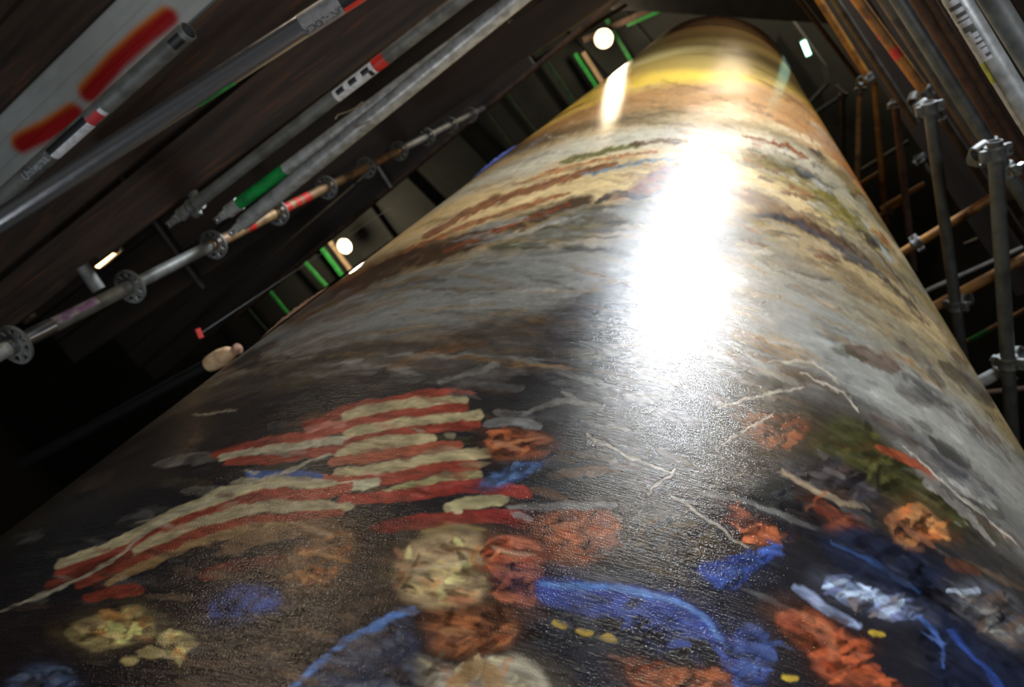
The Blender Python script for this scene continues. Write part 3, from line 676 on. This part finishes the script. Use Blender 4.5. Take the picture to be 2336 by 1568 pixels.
ledger_head(pale, .0)
gt = ltube((528, 478), (1000, 128), 2.72, M['galv'], 'galvanised ledger tube with a green painted tip near the rosette', 'scaffold_ledger', e1=1.8)
ledger_head(gt, .0)
wrap(gt, .02, .33, -3.1, 3.1, M['green'], 'green_paint', n=20)
third = ltube((420, 486), (1050, 0), 2.58, M['galv_dull'], 'dull ledger tube with a torn black and white sticker and red tape', 'scaffold_ledger', e1=1.6)
zq = lambda t, p, h: along(t, at_h(p, h))
ledger_head(third, 0.0); coupler(third, .07, .8, False)
z0, z1 = zq(third, (765, 213), 2.58), zq(third, (868, 135), 2.58)
st_ = wrap(third, z0, z1 - .03, -.9, 1.2, M['white'], 'sticker')
for k in range(3): wrap(third, z0 + .015 + .06 * k, z0 + .05 + .06 * k, -.6, .15, M['black'], 'sticker_print', lift=.0011)
wrap(third, z0 + .16, z1 - .04, .1, 1.0, M['black'], 'sticker_print', lift=.0011)
wrap(third, z1 - .03, z1 + .02, -1.1, 1.3, M['red'], 'red_tape', lift=.0009)
# inclined brace with the maker's sticker
LA = -.40
a, b = on_lat((30, 486), AZL, LA), on_lat((690, 60), AZL, LA); d = (b - a).normalized()
br = tube('scaffold_brace', a - d * .35, b + d * .9, M['bright'], 'shiny inclined steel brace with a grey lettered sticker, upper left')
zb = lambda p: along(br, on_lat(p, AZL, LA))
z0, z1 = zb((690, 62)), zb((775, 10)); z2 = zb((880, -55))
wrap(br, z0, z1, -1.75, 1.75, M['grey_st'], 'sticker', n=20)
lettering(br, 'UNI-LOCK', (z0 + z1) / 2, .5, .021, M['ink'], True)
wrap(br, z1, z2, -1.6, .6, M['black'], 'sticker', n=16); wrap(br, z1, z2, .62, 1.75, M['red'], 'sticker', n=12)
for k in range(2): wrap(br, z1 + .06 + .02 * k, z1 + .065 + .02 * k, -.3, .6, M['white'], 'sticker_print', lift=.0012)
za = zb((540, 215)); wrap(br, za - .05, za + .04, .8, 1.7, M['green'], 'green_paint')
# lettered tube in front of the galvanised plank
LB = -.62
a, b = on_lat((40, 420), AZL, LB), on_lat((430, 70), AZL, LB); d = (b - a).normalized()
lt = tube('scaffold_tube', a - d * .4, b, M['galv_dull'], 'grey scaffold tube with a red, black and white maker label along the steel plank')
zl = lambda p: along(lt, on_lat(p, AZL, LB))
z0, z1, z2 = zl((124, 345)), zl((205, 270)), zl((226, 248))
wrap(lt, z0, z1, .05, 1.15, M['white'], 'sticker', n=12); wrap(lt, z0, z1, -.75, .05, M['black'], 'sticker', n=8); wrap(lt, z1, z2, -.3, .9, M['redprint'], 'sticker', n=8); wrap(lt, z2, z2 + .015, -.2, .9, M['white'], 'sticker')
lettering(lt, 'Universal', zl((85, 375)), -.05, .034, M['pale_ink'])
wrap(lt, zl((425, 73)) - .05, zl((425, 73)) - .01, -.6, .6, M['black'], 'tube_hole')
# short pieces behind the upright
def seg(name, p, q, h, mt, label, r=TR, **k):
    return tube(name, at_h(p, h), at_h(q, h), mt, label, r, parts=False, **k)
seg('transom_stub', (188, 608), (226, 662), 2.62, M['galv_dull'], 'short grey tube stub crossing behind the second rosette', r=.03)
bm = bmesh.new(); bm_box(bm, -.035, .035, 0, .17, -.02, .02, .004)
o = obj('timber_packer', mesh_bm('timber_packer', bm), M['wood']); a, b = at_h((15, 675), 2.9), at_h((62, 722), 2.9); d = (b - a).normalized()
Mx = Matrix((Vector((d.y, -d.x, 0)), d, Vector((0, 0, 1)))).transposed().to_4x4(); Mx.translation = a; o.matrix_world = Mx
tag(o, 'small block of brown timber above the lowest rosette at the left edge', 'timber')
# twisted tie wires
def wire(px, h, label, s=1.0):
    pts = [at_h(p, h) for p in px]
    cu = bpy.data.curves.new('tie_wire', 'CURVE'); cu.dimensions = '3D'; cu.bevel_depth = .0022 * s
    sp = cu.splines.new('POLY'); sp.points.add(len(pts) - 1)
    for q, p in zip(sp.points, pts): q.co = (*p, 1)
    to = bpy.data.objects.new('w', cu); COL.objects.link(to); dg = bpy.context.evaluated_depsgraph_get()
    me_ = bpy.data.meshes.new_from_object(to.evaluated_get(dg)); bpy.data.objects.remove(to)
    return tag(obj('tie_wire', me_, M['wire']), label, 'wire')
wire([(765, 272), (770, 262), (790, 256), (812, 246), (828, 232)], 2.58, 'upper of two bent tie wires on the pale ledger tube')
wire([(808, 288), (815, 290), (824, 286), (832, 282), (842, 278)], 2.58, 'lower of two bent tie wires on the pale ledger tube')

# ------------------------------------------------------------------ decks of planks
def deck(name, az, h, rows, a0, a1, label, mts, th=.045, colfn=None):
    root = empty(name, fp(az, a0, 0, h)); tag(root, label, 'deck')
    u, n = frame(az); Mx = Matrix((Vector((n[0], n[1], 0)), Vector((u[0], u[1], 0)), Vector((0, 0, 1)))).transposed()
    root.matrix_world = Matrix.Translation(fp(az, a0, 0, h)) @ Mx.to_4x4()
    for i, (l0, l1, k) in enumerate(rows):
        bm = bmesh.new(); dz = random.uniform(0, .012)
        bm_box(bm, l0, l1, random.uniform(0, .1), a1 - a0 - random.uniform(0, .1), dz, dz + th, .004)
        obj('plank', mesh_bm('plank', bm), M[k], root)
    return root
dk = deck('scaffold_deck', AZL, 2.70, [(-.66, -.465, 'wood'), (-.935, -.69, 'wood'), (-1.40, -1.185, 'wood'), (-1.63, -1.42, 'wood'), (-1.86, -1.65, 'wood')], -1.6, 4.2,
          'lowest deck of brown timber planks and one grey steel plank, upper left', None)
# the galvanised steel plank with spray marks (vertex colours carry only the paint itself)
nx, ny = 30, 420
X, Y = np.meshgrid(np.linspace(-1.168, -.945, nx), np.linspace(0, 5.8, ny))
loc = np.stack([X.ravel(), Y.ravel(), np.zeros(X.size)], 1)
# pressed ribs along the plank
loc[:, 2] = -.004 * (np.sin((loc[:, 0] + 1.168) / .223 * math.pi * 6) > .55)
Mw = np.array(dk.matrix_world); W = loc @ Mw[:3, :3].T + Mw[:3, 3]
sx, sy, sz = project(W)
pc = np.tile(lin((158, 163, 160)), (X.size, 1)) * (1 + .25 * (NZ[1](loc[:, 0] * 30, loc[:, 1] * 14, 3) - .5))[:, None]
for P, w_ in [([(52, 328), (110, 300), (170, 262)], 30), ([(205, 212), (270, 140), (330, 85), (385, 42)], 30)]:
    d1, _ = segd(sx + 9, sy + 9, [np.array(p, float) for p in P]); d0, _ = segd(sx, sy, [np.array(p, float) for p in P])
    ok = sz > 0
    for dd, w2, c in ((d1, w_ - 3, (190, 110, 16)), (d0, w_, (150, 10, 12))):
        mk = np.clip((w2 - dd) / 16, 0, 1) * ok
        pc = pc * (1 - mk[:, None]) + lin(c) * mk[:, None]
i = np.arange(nx * ny).reshape(ny, nx); fc = np.stack([i[:-1, :-1], i[1:, :-1], i[1:, 1:], i[:-1, 1:]], -1).reshape(-1, 4)
me = bpy.data.meshes.new('steel_plank')
# sides and top close the pan
nb = len(loc); side = np.array([[-1.168, 0, .05], [-.945, 0, .05], [-.945, 5.8, .05], [-1.168, 5.8, .05], [-1.168, 0, 0], [-.945, 0, 0], [-.945, 5.8, 0], [-1.168, 5.8, 0]])
vv = np.concatenate([loc, side]); ff = fc.tolist() + [[nb + q for q in f] for f in ((0, 1, 2, 3), (0, 4, 5, 1), (1, 5, 6, 2), (2, 6, 7, 3), (3, 7, 4, 0))]
me.from_pydata(vv.tolist(), [], ff); at = me.color_attributes.new('paint', 'FLOAT_COLOR', 'POINT')
pc = np.concatenate([np.clip(pc, 0, 1), np.tile(lin((158, 163, 160)), (8, 1))]); at.data.foreach_set('color', np.concatenate([pc, np.ones((len(pc), 1))], 1).astype(np.float32).ravel())
sp = obj('steel_plank', me, paint_mat('sprayed_galvanised_sheet', .5, .5, False), dk); sp['label'] = 'galvanised steel plank with two streaks of red spray paint'

rows2 = [(-.275 - .235 * k - .22, -.275 - .235 * k, 'wood_dk') for k in range(5)]
deck('scaffold_deck', AZL, 4.72, rows2, .3, 6.0, 'second deck of shade-darkened timber planks above the green-tipped tube', None)
ea, eb = at_h((540, 716), 6.75), at_h((1232, 138), 6.75); AZ3 = math.degrees(math.atan2(ea.x - eb.x, ea.y - eb.y)); _, n3 = frame(AZ3); l3 = ea.x * n3[0] + ea.y * n3[1]
deck('scaffold_deck', AZ3, 6.75, [(l3 - .235 * k - .22, l3 - .235 * k, 'wood_dk') for k in range(6)], 1.6, 7.6, 'third and highest deck of dark planks left of the lit ceiling strip', None)
deck('scaffold_deck', AZR, 4.62, [(.50 + .24 * k, .725 + .24 * k, 'wood_dk') for k in range(5)], .3, 2.6, 'lower timber plank deck on the right behind the grey tubes', None)
deck('scaffold_deck', AZR, 6.6, [(.42 + .24 * k, .645 + .24 * k, 'wood_dk') for k in range(5)], .3, 3.4, 'upper shade-darkened plank deck on the right behind the amber tubes', None)
# transoms under the left decks
for k, (al, h, l0, l1, lab) in enumerate([(4.2, 4.66, -.2, -1.5, 'dark cross tube under the second left deck'),
                               (3.4, 6.60, -.1, -1.3, 'dark cross tube under the third left deck')]):
    tube('scaffold_transom', fp(AZL, al, l0, h), fp(AZL, al, l1, h), M['dark_tube'], lab, parts=False)
# edge ledgers of the upper left decks and the rail that bounds the lit ceiling strip
for px0, px1, h, k, lab, e1 in [((540, 722), (1232, 144), 6.68, 'rust', 'brown edge tube of the third left deck above the lit ceiling strip', 1.0),
                       ((960, 300), (1330, 72), 10.0, 'rust', 'thin brown tube running to the bright lamp at the top', .6),]:
    ltube(px0, px1, h, M[k], lab, e1=e1, parts=False)
ltube((660, 728), (925, 542), 9.0, M['beam'], 'black edge beam between the green joists and the roll', 'edge_beam', e1=.0, e0=.3, r=.08, cat='beam', parts=False)
# ------------------------------------------------------------------ the right scaffold
def rtube(px0, px1, h, mt, label, e0=0.0, e1=0.0, r=TR, **k):
    return ltube(px0, px1, h, mt, label, 'scaffold_tube', e0, e1, r, **k)
gy = rtube((2062, 20), (2336, 452), 3.2, M['galv_dk'], 'long dull grey tube crossing the upper right under the deck', .8, .6)
wt = rtube((2190, 10), (2360, 290), 1.95, M['galv'], 'grey tube with scratched white paint and a yellow mark, upper right', .5, .3)
zw = lambda p: along(wt, at_h(p, 1.95))
wrap(wt, zw((2150, -70)), zw((2262, 125)), -.05, 1.5, M['white'], 'white_paint', n=10, jag=.35); wrap(wt, zw((2262, 125)), zw((2345, 270)), .75, 1.5, M['white'], 'white_paint')
zA, zB = zw((2150, -60)), zw((2262, 125))
for k in range(13):
    zz = zA + (zB - zA) * (k + random.random() * .7) / 13
    wrap(wt, zz, zz + .003 + .011 * random.random(), -.1, .25 + .75 * random.random(), M['galv_dull'], 'scratch_mark', lift=.0012, m_=2)
wrap(wt, zw((2250, 135)), zw((2280, 180)), .75, 1.5, M['yellow'], 'yellow_paint', lift=.0012)
fg = rtube((2270, 10), (2345, 130), 1.98, M['galv_dull'], 'grey tube in the extreme upper right corner', .5, .4, parts=False)
am = rtube((1962, 8), (2122, 226), 4.2, M['amber'], 'bright amber tube ending at a coupler beside the long grey tube', .9, 0)
za = lambda p: along(am, at_h(p, 4.2)); wrap(am, za((2035, 110)), za((2050, 132)), -1, 1.4, M['red'], 'red_mark'); wrap(am, za((2008, 72)), za((2016, 84)), .9, 1.6, M['red'], 'red_mark')
coupler(am, za((2112, 214)), .6)
am2 = rtube((1872, 5), (1982, 178), 6.2, M['amber'], 'thinner amber tube nearer the top of the roll', .9, 0); coupler(am2, along(am2, at_h((1980, 178), 6.2)), .5)
rtube((1905, 0), (2052, 225), 5.6, M['dark_tube'], 'dark tube between the two amber tubes', .6, 0.2, parts=False)
rtube((2018, 0), (2260, 370), 3.9, M['dark_tube'], 'dark tube between the bright amber tube and the long grey tube', .6, 0.2, parts=False)
rtube((2090, 0), (2336, 395), 4.3, M['rust'], 'rust-brown tube just right of the long grey tube', .6, .2, parts=False)
rtube((2120, 0), (2336, 360), 4.3, M['rust'], 'rust-brown tube just left of the white-marked tube', .6, .2, parts=False)
rtube((1825, 0), (1945, 160), 8.2, M['rust'], 'far brown tube beside the ceiling conduit', .6, .2, parts=False)
p1 = rtube((2118, 232), (2196, 815), 3.62, M['galv_dk'], 'steep grey tube clamped to the bright amber tube', 0, .25); coupler(p1, along(p1, at_h((2121, 248), 3.62)), 1.2); coupler(p1, along(p1, at_h((2180, 697), 3.62)), 2.2)
p2 = rtube((2270, 335), (2308, 975), 2.92, M['galv_dk'], 'thickest steep grey tube at the right edge with a coupler at each end', .02, .3); coupler(p2, along(p2, at_h((2271, 350), 2.92)), .9); coupler(p2, along(p2, at_h((2291, 828), 2.92)), 2.0)
for px0, px1, h, k, lab in [((1962, 195), (1955, 420), 7.4, 'tan', 'thin far tan tube leftmost of the steep ones'), ((1992, 170), (2022, 520), 7.3, 'amber', 'thin amber-flecked steep tube second from the roll'),
                       ((2040, 225), (2085, 620), 6.0, 'rust', 'thin rusty steep tube third from the roll'), ((1922, 210), (1925, 390), 9.0, 'dark_tube', 'faint dark tube close to the right side of the roll top'),
                       ((2090, 355), (2140, 420), 6.4, 'dark_tube', 'short dark diagonal tube behind the steep grey tube')]:
    t = rtube(px0, px1, h, M[k], lab); coupler(t, .04, 1.0, False)
for px0, px1, h, k, lab, e1 in [((2045, 585), (2262, 452), 4.45, 'amber', 'rusty amber rail touching the roll, highest of the thick ones', .3), ((2118, 708), (2345, 585), 3.68, 'amber', 'rusty amber rail clamped to the steep grey tube', .4),
                       ((2190, 790), (2350, 702), 7.4, 'tan', 'thin tan rail with a green mark right of the roll', .4), ((2225, 878), (2350, 812), 2.97, 'galv', 'pale galvanised rail lowest on the right, against the roll', .4),
                       ((1945, 432), (2010, 392), 8.2, 'amber', 'short amber rail just right of the roll near the far tubes', 0), ((2010, 478), (2110, 420), 6.9, 'amber', 'thin amber rail between the two rusty steep tubes', 0),
                       ((1965, 390), (2030, 350), 8.8, 'galv_dull', 'thin grey rail behind the amber-flecked tube', .2), ((2000, 500), (2055, 462), 7.2, 'amber', 'tiny amber rail end with a coupler at the roll', 0), ((2110, 668), (2260, 600), 6.0, 'dark_tube', 'faint dark rail behind the clamped amber rail', .3), ((2240, 898), (2350, 886), 6.5, 'rust', 'thin rusty rail below the pale galvanised rail', .3)]:
    t = rtube(px0, px1, h, M[k], lab, 0, e1)
    if h == 7.4: z_ = along(t, at_h((2232, 765), 7.4)); wrap(t, z_ - .09, z_ + .09, -2.5, 2.5, M['green'], 'green_mark', n=14)
    if h in (4.45, 7.2): coupler(t, .12, 1.0, False)
    if h == 2.97: coupler(t, along(t, at_h((2290, 842), 2.97)), 1.5, False)
for px0, px1, h, lab in [((2150, 270), (2345, 560), 5.2, 'faint dark tube behind and below the long grey tube'), ((2085, 300), (2260, 520), 7.6, 'faint dark tube far behind the steep grey tube'), ((2200, 560), (2340, 500), 7.9, 'faint dark rail far behind the thickest steep tube')]:
    rtube(px0, px1, h, M['dark_tube'], lab, 0, .2, parts=False)
# loose couplers hanging on the long grey tube and the small red tag
coupler(gy, along(gy, at_h((2265, 335), 3.2)), -.6); coupler(gy, along(gy, at_h((2300, 388), 3.2)), 2.6, False)

# ------------------------------------------------------------------ lamps
def lamp_dir(o, src, dst):
    d = (Vector(dst) - Vector(src)).normalized(); o.rotation_euler = d.to_track_quat('-Z', 'Y').to_euler()
def highbay(P, label, energy, rad=.17):
    r = empty('high_bay_lamp', P); r.scale = (.6, .6, .6); tag(r, label, 'lamp', 'high bay lamps under the ceiling'); cz = (CEIL - P[2]) / .6
    bm = bmesh.new(); bm_lathe(bm, [(.05, .42), (.10, .40), (.12, .25), (.18, .16), (.245, .0), (.255, .0), (.19, .17), (.13, .26), (.11, .42)], 32); obj('reflector', mesh_bm('reflector', bm, True), M['housing'], r)
    bm = bmesh.new(); bmesh.ops.create_uvsphere(bm, u_segments=20, v_segments=12, radius=.14); bmesh.ops.scale(bm, verts=bm.verts, vec=(1, 1, .8)); bmesh.ops.translate(bm, verts=bm.verts, vec=(0, 0, .06)); obj('bulb', mesh_bm('bulb', bm, True), M['warm'], r)
    bm = bmesh.new(); bm_lathe(bm, [(.245, -.012), (.262, -.012), (.262, .012), (.245, .012)], 32, closed=True); obj('rim', mesh_bm('rim', bm, True), M['housing'], r)
    bm = bmesh.new(); bm_cyl(bm, (0, 0, .4), (0, 0, cz - .01), .02, 8); bm_box(bm, -.06, .06, -.06, .06, cz - .05, cz - .01); obj('hanger', mesh_bm('hanger', bm), M['housing'], r)
    L_ = bpy.data.lights.new('lamp_light', 'POINT'); L_.energy = energy; L_.color = (1, .82, .55); L_.shadow_soft_size = rad
    lo = bpy.data.objects.new('lamp_light', L_); link(lo, r); lo.location = (0, 0, -.22)
    return r
highbay(at_h((786, 562), 13.6), 'round glowing ceiling lamp next to the two green joists', HIGHBAY_W)
highbay(at_h((1377, 88), 13.6), 'round glowing ceiling lamp at the top beside the roll end', HIGHBAY_W * .5)
highbay(Vector((.72, -3.2, CH + 13.6)), 'ceiling lamp high behind the viewer whose glare runs down the roll', HIGHBAY_W * 4.0)
highbay(Vector((2.9, -5.6, CH + 13.6)), 'unseen ceiling lamp added behind the viewer to brighten the upper part of the roll', HIGHBAY_W * 5)  # unseen lamp, added to lift the underlit upper canvas
# batten light glimpsed behind the rosette upright
a, b = at_h((222, 604), 4.3), at_h((261, 571), 4.3); r = empty('batten_light', a); tag(r, 'small warm batten light glimpsed behind the rosette upright', 'lamp')
d = (b - a); R_ = tube_frame(a, b).to_4x4(); R_.translation = a; r.matrix_world = R_
bm = bmesh.new(); bm_cyl(bm, (0, 0, 0), (0, 0, d.length), .028, 12); obj('diffuser', mesh_bm('diffuser', bm, True), M['batten'], r)
bm = bmesh.new(); bm_box(bm, -.06, -.026, -.04, .04, -.02, d.length + .02, .004); bm_cyl(bm, (0, 0, -.02), (0, 0, 0), .03, 12); bm_cyl(bm, (0, 0, d.length), (0, 0, d.length + .02), .03, 12); obj('body', mesh_bm('body', bm), M['housing'], r)
# small greenish tube light on the ceiling at right
a, b = at_h((1832, 94), 14.1), at_h((1845, 126), 14.1); r = empty('tube_light', a); tag(r, 'short greenish white tube light on the ceiling right of the roll', 'lamp')
R_ = tube_frame(a, b).to_4x4(); R_.translation = a; r.matrix_world = R_
bm = bmesh.new(); bm_cyl(bm, (0, 0, 0), (0, 0, (b - a).length), .045, 12); obj('tube', mesh_bm('tube', bm, True), M['fluo'], r)
bm = bmesh.new(); bm_box(bm, -.12, -.044, -.05, .05, -.03, (b - a).length + .03, .005); obj('body', mesh_bm('body', bm), M['housing'], r)
def flood(P, aim, label, energy, size, color, spot=None):
    r = empty('flood_lamp', P); tag(r, label, 'lamp', 'work lamps near the viewer'); lamp_dir(r, P, aim); bpy.context.view_layer.update()
    s = size / 2
    bm = bmesh.new(); bm_box(bm, -s - .03, s + .03, -s - .03, s + .03, .02, .12, .01); obj('housing', mesh_bm('housing', bm), M['housing'], r)
    bm = bmesh.new(); bm_box(bm, -s, s, -s, s, .006, .02, .003); obj('lens', mesh_bm('lens', bm), M[spot or 'cool'], r)
    bm = bmesh.new()
    for x in (-1, 1): bm_box(bm, x * (s + .045) - .008, x * (s + .045) + .008, -.02, .02, .05, .3)
    bm_box(bm, -s - .05, s + .05, -.02, .02, .29, .31); obj('bracket', mesh_bm('bracket', bm), M['dark_tube'], r)
    L_ = bpy.data.lights.new('lamp_light', 'AREA'); L_.energy = energy; L_.size = size; L_.color = color; L_.shape = 'SQUARE'
    lo = bpy.data.objects.new('lamp_light', L_); link(lo, r); lo.location = (0, 0, -.012); return r
flood(Vector((.10, -2.25, CH + 5.9)), (0, .5, CH + 1.0), 'cool flood lamp on the scaffold high behind the viewer', FLOOD_W, .5, (.86, .93, 1))
flood(Vector((-2.1, -.97, CH + 2.3)), (-.27, .55, CH + .47), 'warm work lamp hung under the lowest left deck beyond the frame', HANG_W, .16, (1, .8, .58), 'warm')
fl_ = flood(Vector((-1.55, 1.5, .32)), (-1.15, .45, CH + 1.9), 'unseen cool lamp added on the floor to light the left scaffold', FLOOR_W, .22, (.9, .95, 1))  # unseen lamp, added to light the undersides of tubes and planks
tl_ = flood(Vector((1.25, -1.0, CH + .35)), (-.9, .6, CH + 1.2), 'unseen cool fill lamp added on a tripod right of the viewer', TRIPOD_W, .3, (.92, .95, 1))  # unseen fill lamp, added for the near tubes and lower canvas
bm = bmesh.new(); 
inv = tl_.matrix_world.inverted(); top = inv @ Vector((1.32, -1.05, CH + .3)); 
bm_cyl(bm, top, inv @ Vector((1.32, -1.05, .7)), .016, 10)
obj('pole', mesh_bm('pole', bm, True), M['dark_tube'], tl_)
for k in range(3):
    bm = bmesh.new(); a_ = k * 2.094; bm_cyl(bm, inv @ Vector((1.32, -1.05, .8)), inv @ Vector((1.32 + .4 * math.cos(a_), -1.05 + .4 * math.sin(a_), .012)), .011, 8)
    obj('leg', mesh_bm('leg', bm, True), M['dark_tube'], tl_)
# ------------------------------------------------------------------ small things beside the roll
a, b = at_h((476, 832), 2.3), at_h((530, 803), 2.3); r = empty('wrapped_pipe_end', a); R_ = tube_frame(a, b).to_4x4(); R_.translation = a; r.matrix_world = R_
tag(r, 'cream cloth wrapped round a pipe end at the lower left edge of the roll', 'cloth'); L_ = (b - a).length
bm = bmesh.new(); bm_cyl(bm, (0, 0, -1.3), (0, 0, L_ * .6), TR, 16); obj('pipe', mesh_bm('pipe', bm, True), M['black'], r)
bm = bmesh.new(); bm_lathe(bm, [(.001, 0), (.030, .002), (.034, L_ * .2), (.036, L_ * .55), (.030, L_ * .85), (.018, L_ * 1.0), (.012, L_ * 1.05)], 18); obj('cloth', mesh_bm('cloth', bm, True), M['cream'], r)
bm = bmesh.new(); bm_lathe(bm, [(.012, L_ * 1.04), (.020, L_ * 1.1), (.022, L_ * 1.25), (.010, L_ * 1.34), (.001, L_ * 1.35)], 14); obj('tail', mesh_bm('tail', bm, True), M['flap'], r)
bm = bmesh.new(); bm_box(bm, -.022, .022, -.003, .003, -.012, .012, .001); o = obj('red_tag', mesh_bm('red_tag', bm), M['red']); o.location = at_h((455, 761), 2.6)
o.rotation_euler = (.4, .2, 1.0)
bpy.context.view_layer.update(); inv = o.matrix_world.inverted(); bm = bmesh.new(); bm_cyl(bm, (0, 0, .012), inv @ Vector((o.location.x, o.location.y, CH + 4.72)), .0015, 6); obj('cord', mesh_bm('cord', bm), M['black'], o)
tag(o, 'small red tag in the dark left of the roll', 'tag')
